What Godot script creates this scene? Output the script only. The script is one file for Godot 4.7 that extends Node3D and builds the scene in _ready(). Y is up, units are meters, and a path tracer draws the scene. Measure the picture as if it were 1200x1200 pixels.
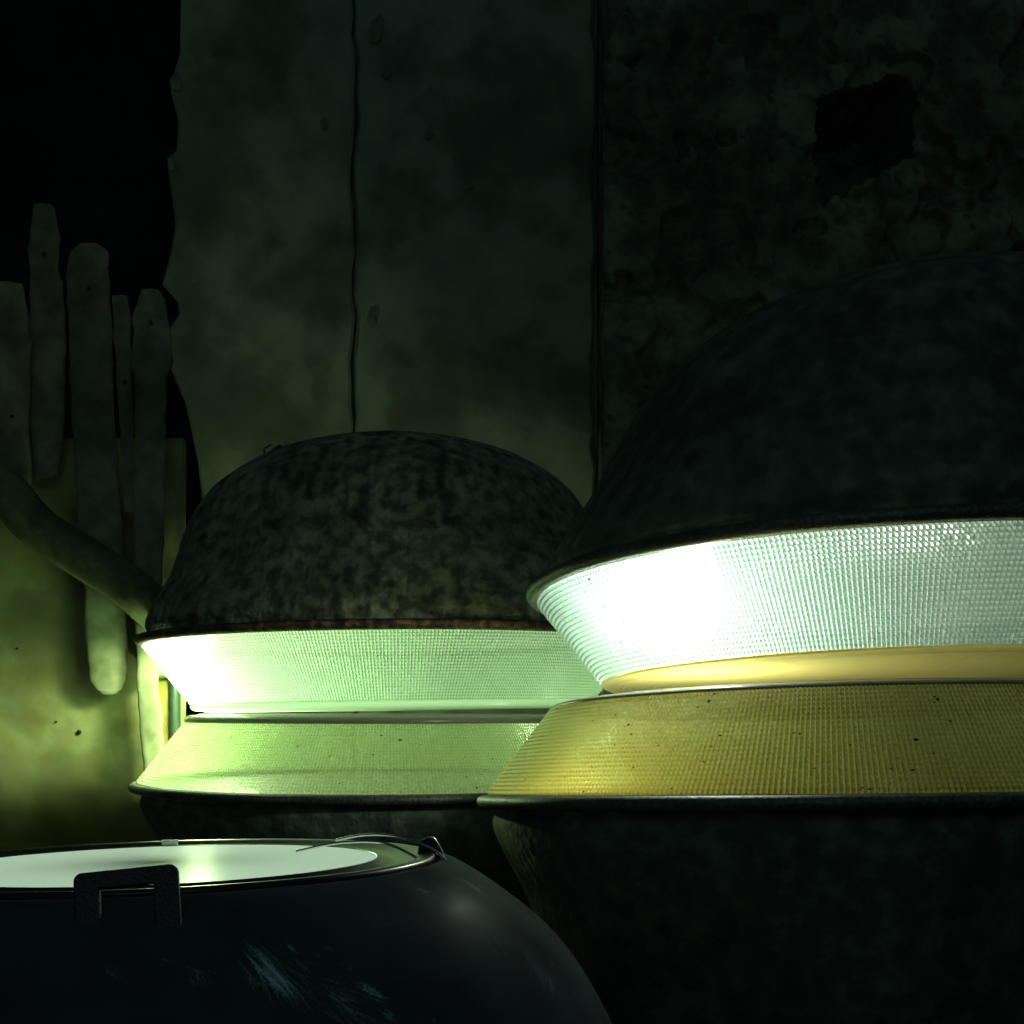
extends Node3D
# A heap of old industrial lamps with prismatic glass, lit from inside, in a dark store room.
# Units are metres, y up, the camera looks along -z; FLOOR_DROP is the eye height over the floor.

const EYE := 0.285
const FOCAL := 1500.0      # focal length in pixels of the 1200-pixel photograph
const HORIZON := 835.0     # row of the eye level

var taken := {}


func _ready() -> void:
	# ---------------------------------------------------------------- camera, air, light, exposure
	var cam := Camera3D.new()
	cam.name = "camera"
	cam.projection = Camera3D.PROJECTION_FRUSTUM
	cam.near = 0.02
	cam.far = 40.0
	cam.size = 0.02 * 1200.0 / FOCAL
	cam.frustum_offset = Vector2(0.0, 0.02 * (HORIZON - 600.0) / FOCAL)
	cam.position = Vector3(0, EYE, 0)
	add_child(cam)
	cam.current = true

	var env := Environment.new()
	env.background_mode = Environment.BG_COLOR
	env.background_color = Color(0.013, 0.022, 0.025).linear_to_srgb()
	env.tonemap_mode = Environment.TONE_MAPPER_LINEAR
	env.tonemap_exposure = 1.0
	env.sdfgi_enabled = true
	env.ssao_enabled = true
	env.ssil_enabled = true
	var we := WorldEnvironment.new()
	we.name = "environment"
	we.environment = env
	add_child(we)

	var room := AreaLight3D.new()          # added faint cool fill light from above the camera
	room.name = "room_fill"
	room.area_size = Vector2(0.35, 0.35)
	room.light_color = Color(0.74, 0.94, 0.9)
	room.light_energy = 0.03
	room.shadow_enabled = true
	add_child(room)
	room.look_at_from_position(Vector3(0.0, 0.72, 0.3), Vector3(-0.05, 0.25, -0.5))

	make_materials()
	build_setting()
	build_slats()
	build_lamps()


# ==================================================================== small helpers
func at(px: float, py: float, depth: float) -> Vector3:
	return Vector3((px - 600.0) / FOCAL * depth, EYE - (py - HORIZON) / FOCAL * depth, -depth)


func numbered(called: String) -> String:
	if not taken.has(called):
		taken[called] = 0
		return called
	taken[called] += 1
	return "%s_%03d" % [called, taken[called]]


func thing(called: String, label: String, category: String, group := "") -> Node3D:
	var o := Node3D.new()
	o.name = numbered(called)
	add_child(o)
	o.set_meta("label", label)
	o.set_meta("category", category)
	if group:
		o.set_meta("group", group)
	return o


func part(called: String, mesh: Mesh, m: Material, parent: Node3D, xf := Transform3D.IDENTITY) -> MeshInstance3D:
	var o := MeshInstance3D.new()
	o.name = numbered(called) if parent == self else called
	o.mesh = mesh
	o.material_override = m
	parent.add_child(o, true)
	o.transform = xf
	return o


func structure(called: String, mesh: Mesh, m: Material, label: String) -> MeshInstance3D:
	var o := part(called, mesh, m, self)
	o.set_meta("kind", "structure")
	o.set_meta("label", label)
	return o


# A sheet of rows x columns of points. Front faces are on the side of (next row) x (next column).
func sheet(p: PackedVector3Array, rows: int, cols: int, close_cols := false, flip := false, uvs := PackedVector2Array()) -> ArrayMesh:
	var n := PackedVector3Array()
	n.resize(p.size())
	var idx := PackedInt32Array()
	var uv := uvs
	if uv.is_empty():
		uv.resize(p.size())
		for r in rows:
			for c in cols:
				uv[r * cols + c] = Vector2(float(c) / maxi(cols - 1, 1), float(r) / maxi(rows - 1, 1))
	for r in rows - 1:
		for c in (cols if close_cols else cols - 1):
			var c2 := (c + 1) % cols
			var a := r * cols + c
			var b := r * cols + c2
			var d := (r + 1) * cols + c
			var e := (r + 1) * cols + c2
			for t in ([[a, b, e], [a, e, d]] if flip else [[a, e, b], [a, d, e]]):
				idx.append(t[0])
				idx.append(t[1])
				idx.append(t[2])
				var f := (p[t[2]] - p[t[0]]).cross(p[t[1]] - p[t[0]])
				n[t[0]] += f
				n[t[1]] += f
				n[t[2]] += f
	for i in n.size():
		n[i] = n[i].normalized() if n[i].length_squared() > 0.0 else Vector3.UP
	# rows that collapse to one point share a normal
	for r in [0, rows - 1]:
		if p[r * cols].distance_to(p[r * cols + cols / 2]) < 1e-7:
			var s := Vector3.ZERO
			for c in cols:
				s += n[r * cols + c]
			for c in cols:
				n[r * cols + c] = s.normalized()
	var arr := []
	arr.resize(Mesh.ARRAY_MAX)
	arr[Mesh.ARRAY_VERTEX] = p
	arr[Mesh.ARRAY_NORMAL] = n
	arr[Mesh.ARRAY_TEX_UV] = uv
	arr[Mesh.ARRAY_INDEX] = idx
	var m := ArrayMesh.new()
	m.add_surface_from_arrays(Mesh.PRIMITIVE_TRIANGLES, arr)
	return m


# Turned shape: profile of (radius, height) from the bottom up on its outer side. wobble gives an old, dented outline.
func turned(profile: Array, segs: int, shear := 0.0, wobble := 0.0, noise: FastNoiseLite = null, flip := false) -> ArrayMesh:
	var p := PackedVector3Array()
	for q in profile:
		for s in segs + 1:
			var a := TAU * (s % segs) / segs
			var r: float = q[0]
			var v := Vector3(r * sin(a), q[1], r * cos(a))
			if noise:
				var k := noise.get_noise_3dv(v * 10.0) * wobble
				v += Vector3(v.x, 0, v.z) * k / maxf(r, 0.02)
			v.x += shear * maxf(q[1], 0.0)
			p.append(v)
	return sheet(p, profile.size(), segs + 1, false, flip)


# A smooth curve through profile points
func smooth_profile(pts: Array, steps: int) -> Array:
	var out := []
	for i in pts.size() - 1:
		var p0: Array = pts[maxi(i - 1, 0)]
		var p1: Array = pts[i]
		var p2: Array = pts[i + 1]
		var p3: Array = pts[mini(i + 2, pts.size() - 1)]
		for k in steps:
			var t := float(k) / steps
			out.append([cubic_interpolate(p1[0], p2[0], p0[0], p3[0], t), cubic_interpolate(p1[1], p2[1], p0[1], p3[1], t)])
	out.append(pts[-1])
	return out


func tube(points: Array, radius: float, segs := 10, steps := 8, taper := 1.0) -> ArrayMesh:
	var line: Array[Vector3] = []
	for i in points.size() - 1:
		var p0: Vector3 = points[maxi(i - 1, 0)]
		var p1: Vector3 = points[i]
		var p2: Vector3 = points[i + 1]
		var p3: Vector3 = points[mini(i + 2, points.size() - 1)]
		for k in steps:
			line.append(p1.cubic_interpolate(p2, p0, p3, float(k) / steps))
	line.append(points[-1])
	var p := PackedVector3Array()
	var side := Vector3.ZERO
	for i in line.size():
		var d := (line[mini(i + 1, line.size() - 1)] - line[maxi(i - 1, 0)]).normalized()
		if i == 0:
			side = d.cross(Vector3.UP if absf(d.y) < 0.9 else Vector3.RIGHT).normalized()
		side = (side - d * side.dot(d)).normalized()
		var up := side.cross(d)
		var ends := [0.0, 1.0] if i == 0 else ([1.0, 0.0] if i == line.size() - 1 else [1.0])
		for e in ends:
			for s in segs + 1:
				var a := TAU * (s % segs) / segs
				var r: float = radius * e * lerpf(1.0, taper, float(i) / (line.size() - 1))
				p.append(line[i] + (side * cos(a) + up * sin(a)) * r)
	return sheet(p, line.size() + 2, segs + 1, false, true)


# An outline in its own plane given thickness and a chamfered front edge. Points run clockwise seen from the front (+z).
func slab(outline: PackedVector2Array, thick: float, bevel := 0.002) -> ArrayMesh:
	var st := SurfaceTool.new()
	st.begin(Mesh.PRIMITIVE_TRIANGLES)
	st.set_smooth_group(-1)
	var pts := outline
	var turn := 0.0
	for i in pts.size():
		turn += pts[i].cross(pts[(i + 1) % pts.size()])
	if turn > 0.0:
		pts.reverse()
	var tri := Geometry2D.triangulate_polygon(pts)
	var n := pts.size()
	var inner := PackedVector2Array()
	for i in n:   # mitred inset, point for point
		var e0 := (pts[i] - pts[(i + n - 1) % n]).normalized()
		var e1 := (pts[(i + 1) % n] - pts[i]).normalized()
		var nn := (Vector2(e0.y, -e0.x) + Vector2(e1.y, -e1.x)).normalized()
		inner.append(pts[i] + nn * bevel)
	for k in range(0, tri.size(), 3):
		var a := inner[tri[k]]
		var b := inner[tri[k + 1]]
		var c := inner[tri[k + 2]]
		if (b - a).cross(c - a) > 0:
			var s := b
			b = c
			c = s
		face(st, Vector3(a.x, a.y, thick / 2), Vector3(b.x, b.y, thick / 2), Vector3(c.x, c.y, thick / 2), Vector3.BACK)
		face(st, Vector3(a.x, a.y, -thick / 2), Vector3(b.x, b.y, -thick / 2), Vector3(c.x, c.y, -thick / 2), Vector3.FORWARD)
	var mid := Vector2.ZERO
	for q in pts:
		mid += q / n
	for i in n:
		var j := (i + 1) % n
		var e := (pts[j] - pts[i])
		var outw := Vector3(-e.y, e.x, 0)
		var a0 := Vector3(pts[i].x, pts[i].y, -thick / 2)
		var a1 := Vector3(pts[j].x, pts[j].y, -thick / 2)
		var b0 := Vector3(pts[i].x, pts[i].y, thick / 2 - bevel)
		var b1 := Vector3(pts[j].x, pts[j].y, thick / 2 - bevel)
		var c0 := Vector3(inner[i].x, inner[i].y, thick / 2)
		var c1 := Vector3(inner[j].x, inner[j].y, thick / 2)
		face(st, a0, a1, b1, outw)
		face(st, a0, b1, b0, outw)
		face(st, b0, b1, c1, outw + Vector3(0, 0, e.length()))
		face(st, b0, c1, c0, outw + Vector3(0, 0, e.length()))
	st.generate_normals()
	return st.commit()


func face(st: SurfaceTool, a: Vector3, b: Vector3, c: Vector3, out: Vector3) -> void:
	if (c - a).cross(b - a).dot(out) < 0:
		var s := b
		b = c
		c = s
	for v: Vector3 in [a, b, c]:
		st.set_uv(Vector2(v.x, v.y))
		st.add_vertex(v)


func box(size: Vector3, bevel := 0.002) -> ArrayMesh:
	var h := size / 2
	return slab(PackedVector2Array([Vector2(-h.x, -h.y), Vector2(-h.x, h.y), Vector2(h.x, h.y), Vector2(h.x, -h.y)]), size.z, bevel)


func noise(s: int, freq: float, octaves := 4, kind := FastNoiseLite.TYPE_SIMPLEX_SMOOTH) -> FastNoiseLite:
	var n := FastNoiseLite.new()
	n.seed = s
	n.frequency = freq
	n.noise_type = kind
	n.fractal_octaves = octaves
	return n


func tex(n: FastNoiseLite, stops: Array, size := 512) -> NoiseTexture2D:
	var t := NoiseTexture2D.new()
	t.width = size
	t.height = size
	t.seamless = true
	t.noise = n
	if stops:
		var g := Gradient.new()
		g.offsets = PackedFloat32Array(stops.map(func(s): return s[0]))
		g.colors = PackedColorArray(stops.map(func(s): return s[1].linear_to_srgb()))
		t.color_ramp = g
	return t


func lin(r: float, g: float, b: float) -> Color:
	return Color(r, g, b).linear_to_srgb()


func L(r: float, g: float, b: float) -> Color:
	return Color(r, g, b)


# ==================================================================== materials
var M := {}


func mat(c: Color, rough: float, metal := 0.0) -> StandardMaterial3D:
	var m := StandardMaterial3D.new()
	m.albedo_color = c.linear_to_srgb()
	m.roughness = rough
	m.metallic = metal
	return m


var stain_maps := []


func stains(s: int) -> Texture2D:
	if stain_maps.is_empty():
		for k in 3:
			stain_maps.append(tex(noise(401 + k, 0.009, 6), [[0.0, L(0.4, 0.4, 0.38)], [0.4, L(0.6, 0.6, 0.58)], [0.58, L(0.92, 0.94, 0.92)], [1.0, L(1.0, 1.0, 0.97)]]))
	return stain_maps[s % 3]


func worn(stops: Array, rough: float, metal: float, s: int, freq: float, scale: float, relief: float, octaves := 5) -> StandardMaterial3D:
	var m := StandardMaterial3D.new()
	m.albedo_texture = tex(noise(s, freq, octaves), stops)
	m.roughness = rough
	m.metallic = metal
	m.uv1_triplanar = true
	m.uv1_scale = Vector3.ONE * scale
	# a second, much coarser pattern of stains over the first
	m.detail_enabled = true
	m.detail_albedo = stains(s)
	m.detail_blend_mode = BaseMaterial3D.BLEND_MODE_MUL
	m.detail_uv_layer = BaseMaterial3D.DETAIL_UV_2
	m.uv2_triplanar = true
	m.uv2_scale = Vector3.ONE * scale * 0.37
	m.uv2_offset = Vector3(s * 0.13, s * 0.29, s * 0.07)
	if relief > 0.0:
		m.heightmap_enabled = true
		m.heightmap_texture = tex(noise(s + 50, freq * 1.6, octaves), [])
		m.heightmap_scale = relief
	return m


func glass(tint: Color, scatter: float) -> StandardMaterial3D:
	var m := StandardMaterial3D.new()
	m.transparency = BaseMaterial3D.TRANSPARENCY_ALPHA
	var c := tint.linear_to_srgb()
	c.a = 0.04
	m.albedo_color = c
	m.roughness = 0.2
	m.backlight_enabled = true
	var most := maxf(tint.r, maxf(tint.g, tint.b))
	m.backlight = Color(tint.r / most * scatter, tint.g / most * scatter, tint.b / most * scatter).linear_to_srgb()
	m.cull_mode = BaseMaterial3D.CULL_DISABLED
	return m


func make_materials() -> void:
	M.housing = worn([[0.0, L(0.05, 0.062, 0.048)], [0.36, L(0.12, 0.145, 0.105)], [0.5, L(0.26, 0.3, 0.21)], [0.64, L(0.46, 0.5, 0.34)], [1.0, L(0.58, 0.6, 0.42)]], 0.9, 0.0, 11, 0.016, 8.0, 0.25, 7)
	M.housing_smooth = worn([[0.0, L(0.035, 0.048, 0.04)], [0.4, L(0.06, 0.08, 0.064)], [0.55, L(0.095, 0.118, 0.092)], [0.7, L(0.15, 0.172, 0.135)], [1.0, L(0.24, 0.25, 0.195)]], 0.9, 0.0, 23, 0.02, 6.0, 0.12)
	M.rim_rust = worn([[0.0, L(0.015, 0.014, 0.01)], [0.45, L(0.035, 0.032, 0.022)], [0.56, L(0.1, 0.06, 0.025)], [0.66, L(0.3, 0.17, 0.06)], [1.0, L(0.42, 0.32, 0.17)]], 0.7, 0.0, 31, 0.02, 9.0, 0.08)
	M.rim_grey = worn([[0.0, L(0.03, 0.04, 0.035)], [0.5, L(0.1, 0.12, 0.1)], [0.8, L(0.2, 0.21, 0.16)], [1.0, L(0.3, 0.3, 0.22)]], 0.5, 0.3, 37, 0.05, 12.0, 0.04)
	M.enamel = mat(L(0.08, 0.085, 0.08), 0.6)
	M.white_disc = worn([[0.0, L(0.66, 0.72, 0.66)], [0.6, L(0.76, 0.8, 0.74)], [1.0, L(0.8, 0.84, 0.78)]], 0.4, 0.0, 41, 0.008, 8.0, 0.0)
	M.black = mat(L(0.008, 0.010, 0.011), 0.3)
	M.bracket = worn([[0.0, L(0.006, 0.008, 0.009)], [0.7, L(0.014, 0.017, 0.018)], [1.0, L(0.04, 0.045, 0.045)]], 0.5, 0.0, 43, 0.03, 30.0, 0.01)
	M.steel = mat(L(0.6, 0.62, 0.6), 0.22, 1.0)
	M.hardware = worn([[0.0, L(0.02, 0.022, 0.02)], [0.6, L(0.05, 0.05, 0.045)], [1.0, L(0.12, 0.1, 0.08)]], 0.45, 0.6, 47, 0.03, 20.0, 0.02)
	M.floor = worn([[0.0, L(0.05, 0.05, 0.045)], [0.5, L(0.1, 0.1, 0.09)], [1.0, L(0.17, 0.16, 0.14)]], 0.9, 0.0, 53, 0.01, 3.0, 0.1)
	M.plaster = worn([[0.0, L(0.24, 0.28, 0.2)], [0.4, L(0.35, 0.4, 0.3)], [0.7, L(0.42, 0.48, 0.36)], [1.0, L(0.48, 0.52, 0.39)]], 0.92, 0.0, 59, 0.01, 3.0, 0.05)
	M.masonry = worn([[0.0, L(0.1, 0.105, 0.08)], [0.38, L(0.2, 0.21, 0.155)], [0.6, L(0.34, 0.355, 0.26)], [1.0, L(0.42, 0.42, 0.31)]], 0.95, 0.0, 61, 0.014, 2.6, 0.35)
	M.gap_shade = worn([[0.0, L(0.015, 0.016, 0.014)], [1.0, L(0.05, 0.05, 0.045)]], 0.95, 0.0, 67, 0.012, 3.0, 0.1)  # near-black: the shade of the deep gap is put into this colour
	M.board = worn([[0.0, L(0.36, 0.33, 0.12)], [0.35, L(0.46, 0.45, 0.2)], [0.6, L(0.52, 0.53, 0.27)], [0.8, L(0.55, 0.53, 0.25)], [1.0, L(0.5, 0.4, 0.13)]], 0.85, 0.0, 71, 0.006, 4.0, 0.03)
	M.slat = worn([[0.0, L(0.2, 0.2, 0.12)], [0.45, L(0.34, 0.35, 0.21)], [0.6, L(0.42, 0.42, 0.27)], [1.0, L(0.52, 0.48, 0.32)]], 0.8, 0.0, 73, 0.01, 5.0, 0.03)
	M.slat_yellow = worn([[0.0, L(0.3, 0.24, 0.04)], [1.0, L(0.45, 0.38, 0.08)]], 0.8, 0.0, 79, 0.01, 5.0, 0.03)
	M.hose = worn([[0.0, L(0.1, 0.13, 0.07)], [0.6, L(0.19, 0.24, 0.12)], [1.0, L(0.28, 0.32, 0.18)]], 0.75, 0.0, 83, 0.02, 8.0, 0.04)
	M.post = mat(L(0.03, 0.05, 0.035), 0.5)
	M.glass_green = glass(L(0.72, 0.94, 0.82), 0.7)
	M.glass_green_low = glass(L(0.74, 0.92, 0.54), 0.62)
	M.glass_clear = glass(L(0.70, 0.94, 0.86), 0.46)
	M.amber_glow_lens = glass(L(0.9, 0.76, 0.24), 0.24)  # amber light from the lamp below is put into this tint
	M.amber_glow_lens.albedo_color.a = 0.75  # made more opaque to keep light off the lower glass
	M.glass_amber = glass(L(0.76, 0.86, 0.46), 0.7)
	M.blocking_lens = glass(L(0.14, 0.145, 0.11), 0.06)  # near-opaque, added to block light from above into the upturned lamps
	M.blocking_lens.albedo_color.a = 0.96
	M.opal = glass(L(0.8, 0.88, 0.8), 1.8)
	M.dirt = mat(L(0.02, 0.016, 0.01), 0.9)
	M.bell_black = bell_material()


# Black enamel with pale scuffs where it was dragged and knocked: u runs round the bell, v down it.
func bell_material() -> StandardMaterial3D:
	var im := Image.create(2048, 512, false, Image.FORMAT_RGBA8)
	var n := noise(91, 0.012, 4)
	for y in 512:
		for x in 2048:
			var a := TAU * x / 2048.0
			var k := n.get_noise_3d(sin(a) * 320.0, y * 1.2, cos(a) * 320.0) * 0.5 + 0.5
			var c := lerpf(0.03, 0.075, k)
			im.set_pixel(x, y, Color(c * 0.85, c * 1.05, c * 1.12).linear_to_srgb())
	var rng := RandomNumberGenerator.new()
	rng.seed = 17
	for s in SCUFFS:
		scuff(im, rng, s)
	for k in 70:
		var u := rng.randf()
		var v := rng.randf_range(0.05, 0.95)
		var l := rng.randf_range(0.004, 0.016)
		scuff(im, rng, [u, v, u + l * 0.35, v + l * rng.randf_range(0.5, 2.2), 1.2, rng.randf_range(0.1, 0.3), 3])
	var m := StandardMaterial3D.new()
	m.albedo_texture = ImageTexture.create_from_image(im)
	m.roughness = 1.0
	m.roughness_texture = tex(noise(97, 0.03, 5), [[0.0, L(0.05, 0.05, 0.05)], [0.5, L(0.1, 0.1, 0.1)], [1.0, L(0.18, 0.18, 0.18)]])
	m.metallic_specular = 0.02
	return m


# [u0, v0, u1, v1, half width in texels, strength, number of hair scratches]
const SCUFFS := [
	[0.0724, 0.7986, 0.0831, 0.7258, 9, 0.55, 40],
	[0.0758, 0.7853, 0.0845, 0.7205, 6, 0.6, 25],
	[0.0819, 0.7718, 0.0912, 0.7249, 14, 0.2, 40],
	[0.1035, 0.741, 0.114, 0.711, 3, 0.7, 10],
	[0.0925, 0.7361, 0.1049, 0.6956, 10, 0.3, 30],
	[0.0866, 0.8031, 0.0905, 0.7817, 1.5, 0.45, 5],
	[0.1011, 0.7892, 0.1029, 0.7786, 1.5, 0.35, 4],
	[0.0545, 0.7792, 0.0568, 0.7599, 6, 0.3, 18],
	[0.0257, 0.7907, 0.0347, 0.7688, 2, 0.25, 6],
	[0.0438, 0.7957, 0.0478, 0.7854, 2, 0.2, 4],
	[0.219, 0.8515, 0.2157, 0.8135, 7, 0.3, 25],
	[0.1638, 0.8624, 0.1778, 0.832, 3, 0.3, 10],
	[0.1275, 0.8293, 0.1314, 0.8094, 8, 0.12, 20],
	[0.1998, 0.7299, 0.1852, 0.6716, 6, 0.14, 24],
	[0.2012, 0.7026, 0.1888, 0.6515, 5, 0.14, 20],
	[0.1823, 0.783, 0.1773, 0.7195, 12, 0.06, 40],
	[0.108, 0.7084, 0.1141, 0.6862, 2, 0.4, 8],
	[0.1036, 0.7622, 0.1056, 0.7505, 3, 0.2, 8],
]


func scuff(im: Image, rng: RandomNumberGenerator, s: Array) -> void:
	for h in int(s[6]):
		var off: Vector2 = Vector2(rng.randfn(0, 1), rng.randfn(0, 1)) * s[4] * 0.6
		var a: Vector2 = Vector2(s[0] * 2048, s[1] * 512) + off
		var b: Vector2 = Vector2(s[2] * 2048, s[3] * 512) + off + Vector2(rng.randfn(0, 1), rng.randfn(0, 1)) * s[4] * 0.5
		var t0 := rng.randf_range(0.0, 0.4)
		var t1 := rng.randf_range(0.6, 1.0)
		var steps := int(a.distance_to(b)) + 2
		for k in steps:
			var t := float(k) / steps
			if t < t0 or t > t1:
				continue
			var p: Vector2 = a.lerp(b, t) + Vector2(sin(t * 7.0 + h), cos(t * 5.0 + h)) * 0.6
			var x := posmod(int(p.x), 2048)
			var y := clampi(int(p.y), 0, 511)
			var f: float = s[5] * rng.randf_range(0.3, 1.0) * sin(PI * (t - t0) / maxf(t1 - t0, 0.01))
			im.set_pixel(x, y, im.get_pixel(x, y).lerp(Color(0.7, 0.82, 0.84), clampf(f, 0, 1)))


# ==================================================================== floor and walls
func outline_at(px: Array, depth: float) -> PackedVector2Array:
	var out := PackedVector2Array()
	for q in px:
		var v := at(q[0], q[1], depth)
		out.append(Vector2(v.x, v.y))
	return out


func build_setting() -> void:
	var fl := structure("floor", box(Vector3(5, 0.1, 5)), M.floor, "dark concrete floor under the stacked lamps")
	fl.position = Vector3(0, -0.05, -0.6)

	# the wall deep behind the left gap, its shade put into the colour
	var deep := structure("back_wall", box(Vector3(2.6, 3.0, 0.1)), M.gap_shade, "wall deep behind the slats, shade put into its colour")
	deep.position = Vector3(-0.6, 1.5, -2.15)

	# a tall plaster panel with a broken left edge
	var pz := 1.48
	var rough := noise(301, 0.03, 4)
	var seam := func(x: float, flipped: bool) -> Array:
		var out := []
		for k in 56:
			var y := 1110.0 - 25.5 * k
			out.append([x + rough.get_noise_2d(7.0, y) * 6.0 + rough.get_noise_2d(x * 3.0, y) * 2.0, y])
		if flipped:
			out.reverse()
		return out
	var left := structure("plaster_wall", slab(outline_at([[216, -300], [212, -60], [210, 60], [203, 84], [199, 104], [208, 140], [206, 175], [195, 186], [197, 204], [205, 262], [198, 300], [189, 332], [207, 352], [209, 366], [199, 382], [194, 400], [193, 418], [203, 440], [216, 470], [223, 500], [231, 540], [238, 600], [240, 1110]] + seam.call(413.0, false), pz), 0.014, 0.003), M.plaster, "plaster wall with broken edge behind the lamps")
	left.position.z = -pz - 0.007
	var right := structure("plaster_wall", slab(outline_at(seam.call(417.5, true) + seam.call(696.0, false), pz + 0.002), 0.014, 0.003), M.plaster, "plaster wall between the groove and the masonry")
	right.position.z = -pz - 0.009
	var behind := structure("groove_back", box(Vector3(0.44, 3.0, 0.02)), M.plaster, "rough backing behind the wall joints")
	behind.position = Vector3(-0.1, 1.5, -pz - 0.030)

	# peeling flakes of paint that curl off the plaster
	var rng := RandomNumberGenerator.new()
	rng.seed = 4
	for f in [[205, 98, 12, 16], [200, 192, 9, 12], [436, 376, 13, 12], [441, 34, 14, 30], [452, 84, 12, 12], [380, 146, 8, 14], [503, 156, 9, 14], [551, 218, 6, 9]]:
		var flake := part("paint_flake", flake_mesh(f[2], f[3], rng), M.plaster, left if f[0] < 415 else right)
		flake.position = at(f[0], f[1], pz - 0.006) - (left.position if f[0] < 415 else right.position)
		flake.rotation = Vector3(rng.randf_range(0.1, 0.35), rng.randf_range(-0.35, 0.1), rng.randf_range(-0.4, 0.4))

	masonry()

	# the yellowed sheet on the lower left: flat above, bellied, and tucked back under, a shape given so the foot falls dark
	var bz := 1.165
	var panel := thing("wall_sheet", "yellowed bellied sheet standing beside the green lamps, its foot shaped inward to fall dark", "panel")
	panel.position = Vector3(at(60, 1000, bz).x, 0.0, -bz)
	var prof := smooth_profile([[0.0, 0.25], [0.0, 0.12], [0.0, -0.01], [0.0035, -0.045], [0.014, -0.075], [0.036, -0.102], [0.066, -0.122], [0.1, -0.134], [0.122, -0.15], [0.126, -0.2], [0.126, -EYE]], 5)
	var ring := []
	for q in prof:
		ring.append([q[0], q[1]])
	for k in prof.size():
		var q: Array = prof[prof.size() - 1 - k]
		ring.append([q[0] + 0.012, q[1] - 0.004 if k > 0 and k < prof.size() - 1 else q[1]])
	ring.append(ring[0])
	var dents := noise(321, 6.0, 3)
	var x_from := at(-330, 0, bz).x
	var x_to := at(214, 0, bz).x
	var pp := PackedVector3Array()
	for q in ring:
		for c in 41:
			var x := lerpf(x_from, x_to, c / 40.0)
			var back: float = q[0]
			pp.append(Vector3(x, q[1] + EYE, -bz - back + 0.004 * dents.get_noise_2d(x, q[1])) - panel.position)
	part("sheet", sheet(pp, ring.size(), 41, false, true), M.board, panel)
	for q in [[93, 858, 0.0022], [66, 846, 0.001], [20, 760, 0.0012], [-60, 858, 0.0022]]:
		var head := part("nail_head", turned([[0.0, 0.0], [q[2], 0.0], [q[2], 0.0006], [q[2] * 0.6, 0.0012], [0.0, 0.0014]], 14), M.hardware, panel)
		head.position = at(q[0], q[1], bz - 0.001) - panel.position
		head.rotation.x = PI / 2


func flake_mesh(w: float, h: float, rng: RandomNumberGenerator) -> ArrayMesh:
	var k := 0.6 * 1.48 / FOCAL
	var o := PackedVector2Array()
	var n := 9
	for i in n:
		var a := TAU * i / n
		var r := rng.randf_range(0.65, 1.1)
		o.append(Vector2(cos(a) * w * k * r, sin(a) * h * k * r))
	return slab(o, 0.003, 0.0008)


# Rough masonry under crumbling plaster, with a deep square hole
func masonry() -> void:
	var z0 := 1.42
	var x0 := at(704, 0, z0).x
	var x1 := at(1320, 0, z0).x
	var y1 := at(0, -140, z0).y
	var cols := 260
	var rows := 420
	var coarse := noise(101, 9.0, 3)
	var ridge := noise(103, 16.0, 4)
	ridge.fractal_type = FastNoiseLite.FRACTAL_RIDGED
	var fine := noise(107, 60.0, 3)
	var hole := outline_at([[958, 118], [1000, 100], [1062, 84], [1076, 96], [1070, 178], [1040, 196], [960, 236]], z0)
	var p := PackedVector3Array()
	for r in rows:
		var y := lerpf(y1, 0.0, float(r) / (rows - 1))
		for c in cols:
			var x := lerpf(x0, x1, float(c) / (cols - 1))
			var h := coarse.get_noise_2d(x, y)
			var crumbled := smoothstep(0.1, 0.22, h)
			var d := -0.012 * crumbled + 0.004 * coarse.get_noise_2d(x * 2.0 + 9.0, y * 2.0)
			d -= 0.006 * smoothstep(0.62, 0.9, ridge.get_noise_2d(x, y))
			d += 0.0025 * fine.get_noise_2d(x, y) * (0.4 + crumbled)
			var q := Vector2(x + 0.006 * fine.get_noise_2d(x * 0.6, y * 0.6), y + 0.006 * fine.get_noise_2d(x * 0.6 + 5, y * 0.6))
			if Geometry2D.is_point_in_polygon(q, hole):
				d -= 0.16
			if c == 0:
				d -= 0.2
			p.append(Vector3(x, y, -z0 + d))
	structure("masonry_wall", sheet(p, rows, cols, false, true), M.masonry, "rough crumbling masonry wall with a dark square hole")


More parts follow.
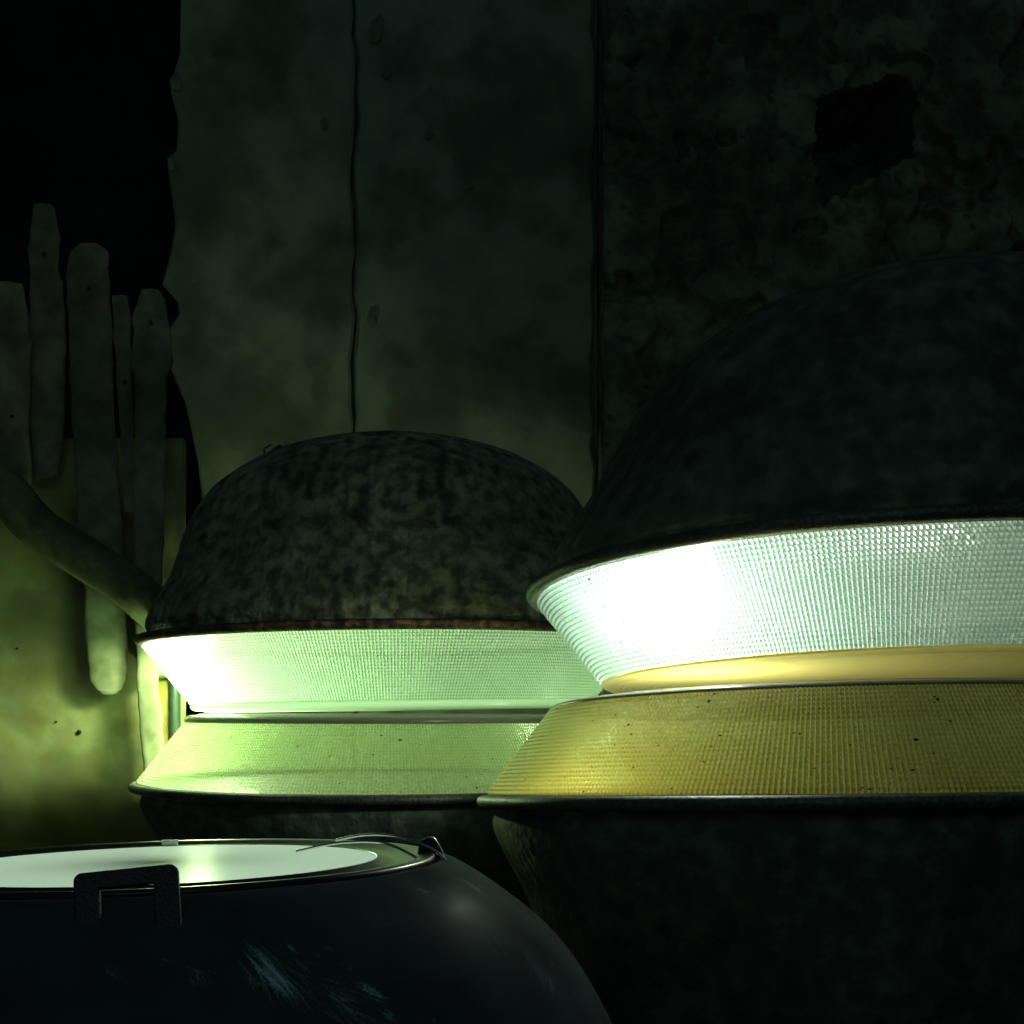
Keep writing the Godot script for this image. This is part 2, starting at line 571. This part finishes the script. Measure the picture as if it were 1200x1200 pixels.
# ==================================================================== slats, hose and post at the left
# A long strip with a rounded face: points of (px, py, half width in px) down its length
func strip(pts: Array, depth: float, bulge: float) -> ArrayMesh:
	var rows := []
	for i in pts.size() - 1:
		var p0: Array = pts[maxi(i - 1, 0)]
		var p1: Array = pts[i]
		var p2: Array = pts[i + 1]
		var p3: Array = pts[mini(i + 2, pts.size() - 1)]
		for k in 10:
			var t := k / 10.0
			rows.append([cubic_interpolate(p1[0], p2[0], p0[0], p3[0], t), lerpf(p1[1], p2[1], t), maxf(0.0, cubic_interpolate(p1[2], p2[2], p0[2], p3[2], t))])
	rows.append(pts[-1])
	var p := PackedVector3Array()
	var segs := 24
	var uneven := noise(311, 0.02, 4)
	for q in rows:
		for s in segs + 1:
			var a := TAU * (s % segs) / segs
			var ca := signf(cos(a)) * pow(absf(cos(a)), 0.75)
			var sa := signf(sin(a)) * pow(absf(sin(a)), 0.75)
			var wide: float = q[2] * (1.0 + 0.08 * uneven.get_noise_2d(q[1] * 2.0, ca * 20.0 + pts[0][0]))
			var v := at(q[0] + ca * wide, q[1], depth)
			v.z += sa * 0.65 * bulge * minf(1.0, wide / 12.0) * (1.0 + 0.15 * uneven.get_noise_2d(q[1] * 1.5 + 300.0, ca * 30.0))
			v.x += 0.002 * uneven.get_noise_2d(q[1], pts[0][0] * 7.0)
			p.append(v)
	return sheet(p, rows.size(), segs + 1)


func build_slats() -> void:
	var g := "planks leaning and nailed at the wall"
	var defs := [
		["plank", "narrow slat with a knobbed head and square foot, beside the dim broad one", [[52, 238, 0], [52, 241, 11], [53, 256, 14], [52, 290, 18], [52, 318, 16], [54, 332, 19], [55, 420, 22], [56, 500, 20], [54, 556, 15], [53, 562, 9], [53, 563, 0]], 1.14, 0.009, M.slat],
		["plank", "long slat with a rounded bottom hanging in front of the yellowed sheet", [[104, 285, 0], [104, 287, 12], [104, 296, 22], [104, 330, 25], [108, 450, 25], [116, 600, 25], [122, 690, 24.5], [125, 770, 24], [126, 796, 21], [127, 808, 15], [127, 813.5, 8], [127, 815, 0]], 1.142, 0.008, M.slat],
		["plank", "bright slat with a notched head hanging right beside the green lamp stack", [[176, 338, 0], [176, 340, 10], [177, 350, 15], [177, 370, 20], [178, 400, 23], [176, 428, 25], [177, 440, 19], [175, 600, 18], [173, 720, 15], [174, 810, 12.5], [176, 830, 14], [180, 900, 12], [182, 960, 10], [182, 961, 0]], 1.12, 0.006, M.slat],
		["plank", "thin dark yellow slat half hidden behind the green lamp glass", [[191, 700, 0], [191, 702, 8], [191, 820, 8], [192, 940, 8], [192, 942, 0]], 1.145, 0.0035, M.slat_yellow],
		["plank", "thin sliver of slat leaning between the two tall slats", [[141, 345, 0], [141, 347, 9], [143, 380, 10], [146, 440, 9], [149, 520, 8], [152, 600, 7], [152, 601, 0]], 1.13, 0.0035, M.slat],
		["plank", "dim broad slat at the outer end of the row", [[6, 330, 0], [6, 333, 20], [10, 400, 26], [14, 480, 20], [16, 600, 20], [16, 601, 0]], 1.125, 0.007, M.slat],
	]
	for d in defs:
		var t := thing(d[0], d[1], "plank", g)
		var pts: Array = d[2]
		var foot := at(pts[-1][0], pts[-1][1], d[3])
		t.position = foot
		part("blade", strip(pts, d[3], d[4]), d[5], t, Transform3D(Basis.IDENTITY, -foot))
		var nail := part("nail", turned([[0.0, 0.0], [0.0016, 0.0], [0.0016, 0.0006], [0.0, 0.001]], 10), M.hardware, t)
		nail.position = at(pts[3][0], pts[3][1] + 8, d[3] - d[4] - 0.0004) - foot
		nail.rotation.x = PI / 2

	var hose := thing("hose", "thick olive hose sagging down in front of the slats", "hose")
	var hp := [at(-150, 500, 1.06), at(-60, 536, 1.075), at(0, 570, 1.085), at(42, 616, 1.09), at(90, 648, 1.09), at(140, 680, 1.09), at(168, 702, 1.095), at(182, 724, 1.135), at(186, 790, 1.15)]
	hose.position = hp[-1]
	part("sleeve", tube(hp, 0.0185, 28, 8), M.hose, hose, Transform3D(Basis.IDENTITY, -hp[-1]))

	var post := thing("metal_post", "thin dark green metal post behind the green lamp glass", "post")
	post.position = Vector3(at(205, 0, 1.14).x, 0, -1.14)
	part("tube", turned([[0.0, 0.0], [0.005, 0.0], [0.005, 0.40], [0.004, 0.404], [0.0, 0.404]], 20), M.post, post)
	part("collar", turned([[0.005, 0.0], [0.008, 0.001], [0.008, 0.012], [0.005, 0.013]], 20), M.hose, post).position.y = EYE + 0.03


# ==================================================================== the lamps
const H_PROFILE := [[0.194, 0.055], [0.1955, 0.085], [0.1925, 0.14], [0.186, 0.22], [0.1775, 0.315], [0.168, 0.47], [0.157, 0.61], [0.143, 0.72], [0.1225, 0.81], [0.104, 0.868], [0.077, 0.924], [0.042, 0.97], [0.018, 0.99], [0.0, 0.995]]

var glass_mesh: Array = []
var lens_mesh: Array = []


# The prismatic ring: rows and columns of small raised prisms with V grooves between them, each facet flat.
func prism_ring(end_r: float, end_y: float) -> ArrayMesh:
	var segs := 500
	var rows := 22
	var steps := [0.0, 0.25, 0.75]
	var tops := [0.0, 1.0, 1.0]
	var deep := 0.0014
	var us := []
	for i in segs:
		for k in 3:
			us.append([TAU * (i + steps[k]) / segs, tops[k]])
	us.append([TAU, 0.0])
	var vs := []
	for j in rows:
		for k in 3:
			vs.append([(j + steps[k]) / rows, tops[k]])
	vs.append([1.0, 0.0])
	var nu := us.size()
	var nv := vs.size()
	var out := Vector2(0.048, -0.037).normalized()   # outward slope of the cone in (radius, height)
	var rng := RandomNumberGenerator.new()
	rng.seed = 77
	var pressed := PackedFloat32Array()
	for k in segs * rows:
		pressed.append(rng.randf_range(0.86, 1.08) if rng.randf() > 0.008 else rng.randf_range(0.3, 0.6))
	var grid := PackedVector3Array()
	grid.resize(nu * nv)
	for j in nv:
		var r := lerpf(0.1975, end_r, vs[j][0])
		var y := lerpf(-0.001, end_y, vs[j][0])
		for i in nu:
			var d: float = deep * minf(us[i][1], vs[j][1]) * pressed[(j / 3 * segs + i / 3) % pressed.size()]
			var rr := r + out.x * d
			grid[j * nu + i] = Vector3(rr * sin(us[i][0]), y + out.y * d, rr * cos(us[i][0]))
	var quads := (nu - 1) * (nv - 1)
	var v := PackedVector3Array()
	var n := PackedVector3Array()
	var uv := PackedVector2Array()
	var idx := PackedInt32Array()
	v.resize(quads * 4)
	n.resize(quads * 4)
	uv.resize(quads * 4)
	idx.resize(quads * 6)
	var q := 0
	for j in nv - 1:
		for i in nu - 1:
			var a := grid[j * nu + i]
			var b := grid[j * nu + i + 1]
			var c := grid[(j + 1) * nu + i + 1]
			var d := grid[(j + 1) * nu + i]
			var nn := (c - a).cross(b - d).normalized()
			if nn.x * a.x + nn.z * a.z < 0.0:
				nn = -nn
			var o := q * 4
			v[o] = a
			v[o + 1] = b
			v[o + 2] = c
			v[o + 3] = d
			for k in 4:
				n[o + k] = nn
				uv[o + k] = Vector2(us[i][0] / TAU, vs[j][0])
			var w := q * 6
			idx[w] = o
			idx[w + 1] = o + 1
			idx[w + 2] = o + 2
			idx[w + 3] = o
			idx[w + 4] = o + 2
			idx[w + 5] = o + 3
			q += 1
	var arr := []
	arr.resize(Mesh.ARRAY_MAX)
	arr[Mesh.ARRAY_VERTEX] = v
	arr[Mesh.ARRAY_NORMAL] = n
	arr[Mesh.ARRAY_TEX_UV] = uv
	arr[Mesh.ARRAY_INDEX] = idx
	var m := ArrayMesh.new()
	m.add_surface_from_arrays(Mesh.PRIMITIVE_TRIANGLES, arr)
	return m


# The smooth shoulder and the face of the lens with its turned rings
func lens_face(end_r: float, end_y: float, base: float) -> ArrayMesh:
	var h := end_y - base
	var prof := [[end_r, end_y], [end_r + 0.001, end_y - h * 0.12], [end_r + 0.0012, end_y - h * 0.35], [end_r + 0.0005, end_y - h * 0.65], [end_r - 0.0012, end_y - h * 0.88], [end_r - 0.0035, base], [end_r - 0.006, base]]
	var r := 0.1525
	while r > 0.004:
		prof.append([r, base - 0.0001])
		prof.append([r - 0.0012, base - 0.0009])
		prof.append([r - 0.0024, base - 0.0001])
		r -= 0.0034
	prof.append([0.0, base - 0.0004])
	prof.reverse()
	return turned(prof, 180)


func lamp(called: String, label: String, o: Dictionary) -> Node3D:
	var t := thing(called, label, "lamp", "old industrial lamps heaped in the store room")
	var b := Basis(Vector3.BACK, o.roll) * Basis(Vector3.RIGHT, -o.tilt)
	if o.up:
		b = b * Basis(Vector3.RIGHT, PI)
	t.transform = Transform3D(b, Vector3(o.x, o.y + EYE, -o.z))
	var high: float = o.high
	var dents := noise(o.seed, 1.0, 2)
	# outer shell
	var prof := []
	for q in H_PROFILE:
		if o.has("cut") and q[0] < o.cut:
			break
		prof.append([q[0], q[1] * high])
	if o.has("cut"):
		prof.append([o.cut, o.cut_h])
	prof = smooth_profile(prof, 5)
	prof.push_front([0.1938, 0.0062])
	part("housing", turned(prof, 160, o.get("shear", 0.0), 0.0016, dents), o.shell, t)
	# rolled rim
	var rim := []
	for k in 15:
		var a := -PI * 0.62 + PI * 1.24 * k / 14.0
		rim.append([0.2008 + 0.0034 * cos(a), 0.0026 + 0.0034 * sin(a)])
	rim.push_front([0.1968, -0.0008])
	rim.append([0.1940, 0.0068])
	part("rim", turned(rim, 200, 0.0, 0.0007, dents), o.rim, t)
	# reflector inside, darkened to hold back fill light
	var inner := []
	for q in H_PROFILE:
		if o.has("cut") and q[0] < o.cut + 0.006:
			break
		inner.append([maxf(q[0] - 0.005, 0.0), q[1] * high - 0.005])
	inner.push_front([0.192, 0.002])
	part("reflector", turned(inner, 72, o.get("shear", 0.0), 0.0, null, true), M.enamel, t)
	# glass
	part("prismatic_glass", glass_mesh[o.ring], o.glass, t)
	part("lens", lens_mesh[o.ring], o.get("lens", M.blocking_lens if o.up else o.glass), t)
	# grains of dirt stuck to the prisms
	if o.get("dirt", 0):
		var grains := part("dirt_specks", dirt_mesh(o.seed, o.dirt), M.dirt, t)
		grains.set_meta("kind", "stuff")
	# bulbs, with their light inside them
	for q in o.bulbs:
		var where: Vector3 = b.inverse() * q[0]
		var holder := part("bulb", turned(smooth_profile([[0.0, -0.016], [0.008, -0.0145], [0.0135, -0.008], [0.0145, 0.0], [0.012, 0.008], [0.008, 0.016], [0.0075, 0.024]], 2), 12), lit(q[1], q[3]), t)
		holder.position = where
		part("socket", turned([[0.0078, 0.024], [0.0085, 0.0245], [0.0085, 0.04], [0.006, 0.043], [0.0, 0.043]], 20), M.hardware, holder)
		var l := OmniLight3D.new()
		l.name = "glow"
		l.light_color = q[1]
		l.light_energy = q[2]
		l.light_size = 0.011
		l.omni_range = 6.0
		l.omni_attenuation = 2.0
		l.shadow_enabled = true
		holder.add_child(l)
	return t


func dirt_mesh(s: int, count: int) -> ArrayMesh:
	var rng := RandomNumberGenerator.new()
	rng.seed = s * 71
	var st := SurfaceTool.new()
	st.begin(Mesh.PRIMITIVE_TRIANGLES)
	for k in count:
		var a := rng.randf() * TAU
		var v := rng.randf()
		var r := lerpf(0.1975, 0.1605, v) + 0.0009
		var y := lerpf(-0.001, -0.0485, v) - 0.0006
		var c := Vector3(r * sin(a), y, r * cos(a))
		var n := Vector3(sin(a) * 0.79, -0.61, cos(a) * 0.79)
		var u := Vector3(cos(a), 0, -sin(a))
		var w := n.cross(u)
		var size := rng.randf_range(0.0002, 0.00075) * (1.7 if rng.randf() < 0.12 else 1.0)
		var ring := []
		for i in 7:
			var b := TAU * i / 7
			ring.append(c + (u * cos(b) * rng.randf_range(0.7, 1.6) + w * sin(b) * rng.randf_range(0.5, 1.0)) * size)
		for i in 7:
			face(st, c + n * size * 0.5, ring[i], ring[(i + 1) % 7], n)
	st.generate_normals()
	return st.commit()


func lit(c: Color, k: float) -> StandardMaterial3D:
	var m := mat(L(0.8, 0.8, 0.8), 0.4)
	m.emission_enabled = true
	m.emission = c
	m.emission_energy_multiplier = k
	return m


func build_lamps() -> void:
	glass_mesh = [prism_ring(0.1615, -0.047), prism_ring(0.1605, -0.0485)]
	lens_mesh = [lens_face(0.1615, -0.047, -0.053), lens_face(0.1605, -0.0485, -0.0515)]
	var green := Color(0.88, 1.0, 0.72)
	var white := Color(0.96, 1.0, 0.93)
	var amber := Color(1.0, 0.88, 0.4)

	var up_left := lamp("industrial_lamp", "mottled dark lamp facing down on the green glass lamp, rusty rim", {
		"ring": 0, "x": -0.096, "y": 0.0558, "z": 1.045, "tilt": 0.0, "roll": 0.012, "up": false, "high": 0.170, "seed": 3, "shell": M.housing, "rim": M.rim_rust, "glass": M.glass_green,
		"bulbs": [[Vector3(-0.166, 0.002, -0.015), green, 0.095, 3.0], [Vector3(-0.14, 0.0, 0.085), green, 0.014, 2.0]]})
	var low_left := lamp("industrial_lamp", "upturned lamp with green prismatic glass under the mottled lamp", {
		"ring": 0, "x": -0.0985, "y": -0.055, "z": 1.04, "tilt": 0.0, "roll": 0.0, "up": true, "high": 0.170, "seed": 4, "shell": M.housing_smooth, "rim": M.rim_grey, "glass": M.glass_green_low,
		"bulbs": [[Vector3(-0.12, -0.022, 0.10), green, 0.0036, 0.4], [Vector3(-0.135, -0.028, -0.088), green, 0.034, 1.2], [Vector3(0.13, -0.03, 0.09), green, 0.003, 0.4]], "dirt": 90})  # rear bulb is added, hidden behind the rim, to light the wall
	var up_right := lamp("industrial_lamp", "big dark domed lamp facing down with dazzling white glass", {
		"ring": 1, "x": 0.2125, "y": 0.068, "z": 0.735, "tilt": 0.069, "roll": 0.012, "up": false, "high": 0.18, "shear": 0.2, "seed": 5, "shell": M.housing_smooth, "rim": M.rim_grey, "glass": M.glass_clear, "lens": M.amber_glow_lens,
		"bulbs": [[Vector3(-0.12, 0.0, 0.085), white, 0.034, 3.0], [Vector3(0.148, 0.0, 0.06), white, 0.004, 2.0]]})
	var low_right := lamp("industrial_lamp", "upturned lamp with amber speckled glass under the dazzling white lamp", {
		"ring": 1, "x": 0.184, "y": -0.045, "z": 0.728, "tilt": 0.055, "roll": 0.014, "up": true, "high": 0.18, "seed": 6, "shell": M.housing_smooth, "rim": M.rim_grey, "glass": M.glass_amber,
		"bulbs": [[Vector3(-0.125, -0.026, 0.09), amber, 0.0046, 0.3], [Vector3(0.15, -0.026, 0.06), amber, 0.0005, 0.2]], "dirt": 420})

	# necks: the caps on the closed ends; the upturned lamps stand on theirs
	for q in [[low_left, 0.170, 0.060], [low_right, 0.18, 0.060]]:
		part("neck", turned([[0.03, -0.006], [0.034, 0.0], [0.034, q[2] - 0.003], [0.031, q[2]], [0.0, q[2]]], 48), M.hardware, q[0]).position.y = q[1] - 0.004
	var jb := part("junction_box", box(Vector3(0.11, 0.03, 0.07), 0.004), M.hardware, up_right)
	jb.position = Vector3(0.128, 0.177, 0.0)
	jb.rotation.z = -0.05
	latch(up_left)
	foreground_lamp()


# The little toggle latch on the shoulder of the mottled lamp
func latch(t: Node3D) -> void:
	var l := part("latch", box(Vector3(0.016, 0.007, 0.012), 0.0015), M.hardware, t)
	l.position = Vector3(-0.092, 0.152, 0.02)
	l.rotation.z = 0.62
	part("pin", tube([Vector3(-0.006, 0.004, 0.004), Vector3(-0.004, 0.007, 0.006), Vector3(0.003, 0.006, 0.007)], 0.0008, 8, 5), M.steel, l)
	var s := part("screw", turned([[0.0, 0.0], [0.0016, 0.0], [0.0013, 0.001], [0.0, 0.0013]], 12), M.steel, l)
	s.position = Vector3(-0.005, 0.0, 0.0062)
	s.rotation.x = PI / 2


func foreground_lamp() -> void:
	var h := 0.174
	var t := lamp("industrial_lamp", "scuffed black bell lamp with an open white top and square handle", {
		"ring": 1, "x": -0.123, "y": -0.0537 - h, "z": 0.45, "tilt": 0.024, "roll": 0.02, "up": false, "high": 0.2, "cut": 0.0975, "cut_h": h - 0.003, "seed": 8, "shell": M.bell_black, "rim": M.bracket, "glass": M.glass_clear, "bulbs": [[Vector3(0.0, 0.04, 0.0), Color(0.9, 1.0, 0.9), 0.016, 1.0]]})
	# the flared collar round the opening
	var collar := smooth_profile([[0.0965, h - 0.006], [0.0985, h - 0.003], [0.0992, h - 0.0005], [0.0985, h + 0.0012], [0.0955, h + 0.0014], [0.089, h - 0.0004], [0.083, h - 0.0012], [0.0795, h + 0.0006], [0.078, h + 0.0004], [0.0775, h - 0.0015]], 4)
	part("collar", turned(collar, 160), M.black, t)
	part("opal_disc", turned([[0.0782, h + 0.0002], [0.077, h + 0.0006], [0.06, h + 0.0007], [0.0, h + 0.0008]], 120), M.opal, t)
	var tab := part("tab", box(Vector3(0.0065, 0.0026, 0.002), 0.0005), M.white_disc, t)
	tab.position = Vector3(-0.016, h + 0.0016, -0.0785)
	# square handle in front of the opening
	var r := 0.1155
	var a := 0.215
	var hd := part("handle", frame_mesh(0.0275, 0.0255, 0.0066, 0.0026), M.bracket, t)
	hd.position = Vector3(sin(a) * r, h - 0.0165, cos(a) * r)
	hd.rotation = Vector3(-0.2, a - 0.12, 0.075)
	for s in [-1, 1]:
		var foot := part("screw", turned([[0.0, 0.0], [0.0016, 0.0], [0.0014, 0.0009], [0.0, 0.0012]], 14), M.steel, hd)
		foot.position = Vector3(s * 0.0095, 0.0025, 0.0014)
		foot.rotation.x = PI / 2
	# spring wire and hook at the right of the collar
	var wire := part("spring_wire", tube([Vector3(0.058, h + 0.004, -0.045), Vector3(0.072, h + 0.0068, -0.03), Vector3(0.086, h + 0.0066, -0.016), Vector3(0.098, h + 0.003, -0.004), Vector3(0.106, h - 0.0035, 0.004), Vector3(0.112, h - 0.008, 0.008)], 0.0006, 8, 8), M.steel, t)
	part("spring_wire", tube([Vector3(0.05, h + 0.0035, 0.0), Vector3(0.066, h + 0.0065, 0.004), Vector3(0.082, h + 0.0062, 0.006), Vector3(0.094, h + 0.001, 0.01)], 0.0005, 8, 8), M.steel, t)
	wire.set_meta("label", "bent bright spring wire")
	var hook := part("hook", slab(PackedVector2Array([Vector2(-0.006, -0.006), Vector2(-0.0035, 0.007), Vector2(0.0, 0.0085), Vector2(0.0025, 0.007), Vector2(0.009, -0.008)]), 0.002, 0.0006), M.black, t)
	hook.position = Vector3(0.0965, h - 0.0015, -0.012)
	part("pin", tube([Vector3(0.0, 0.0085, 0.0012), Vector3(0.003, 0.006, 0.0014), Vector3(0.009, -0.0075, 0.0012)], 0.0005, 8, 4), M.steel, hook)


# A flat strap bent to a square arch: outer width, height, bar width, thickness
func frame_mesh(w: float, hgt: float, bar: float, thick: float) -> ArrayMesh:
	var o := PackedVector2Array()
	var c := 0.0022
	o.append(Vector2(-w / 2, 0))
	for k in 5:
		var a := PI - PI / 2 * k / 4.0
		o.append(Vector2(-w / 2 + c + cos(a) * c, hgt - c + sin(a) * c))
	for k in 5:
		var a := PI / 2 - PI / 2 * k / 4.0
		o.append(Vector2(w / 2 - c + cos(a) * c, hgt - c + sin(a) * c))
	o.append(Vector2(w / 2, 0))
	o.append(Vector2(w / 2 - bar, 0))
	o.append(Vector2(w / 2 - bar, hgt - bar * 0.72))
	o.append(Vector2(-w / 2 + bar, hgt - bar * 0.72))
	o.append(Vector2(-w / 2 + bar, 0))
	return slab(o, thick, 0.0004)
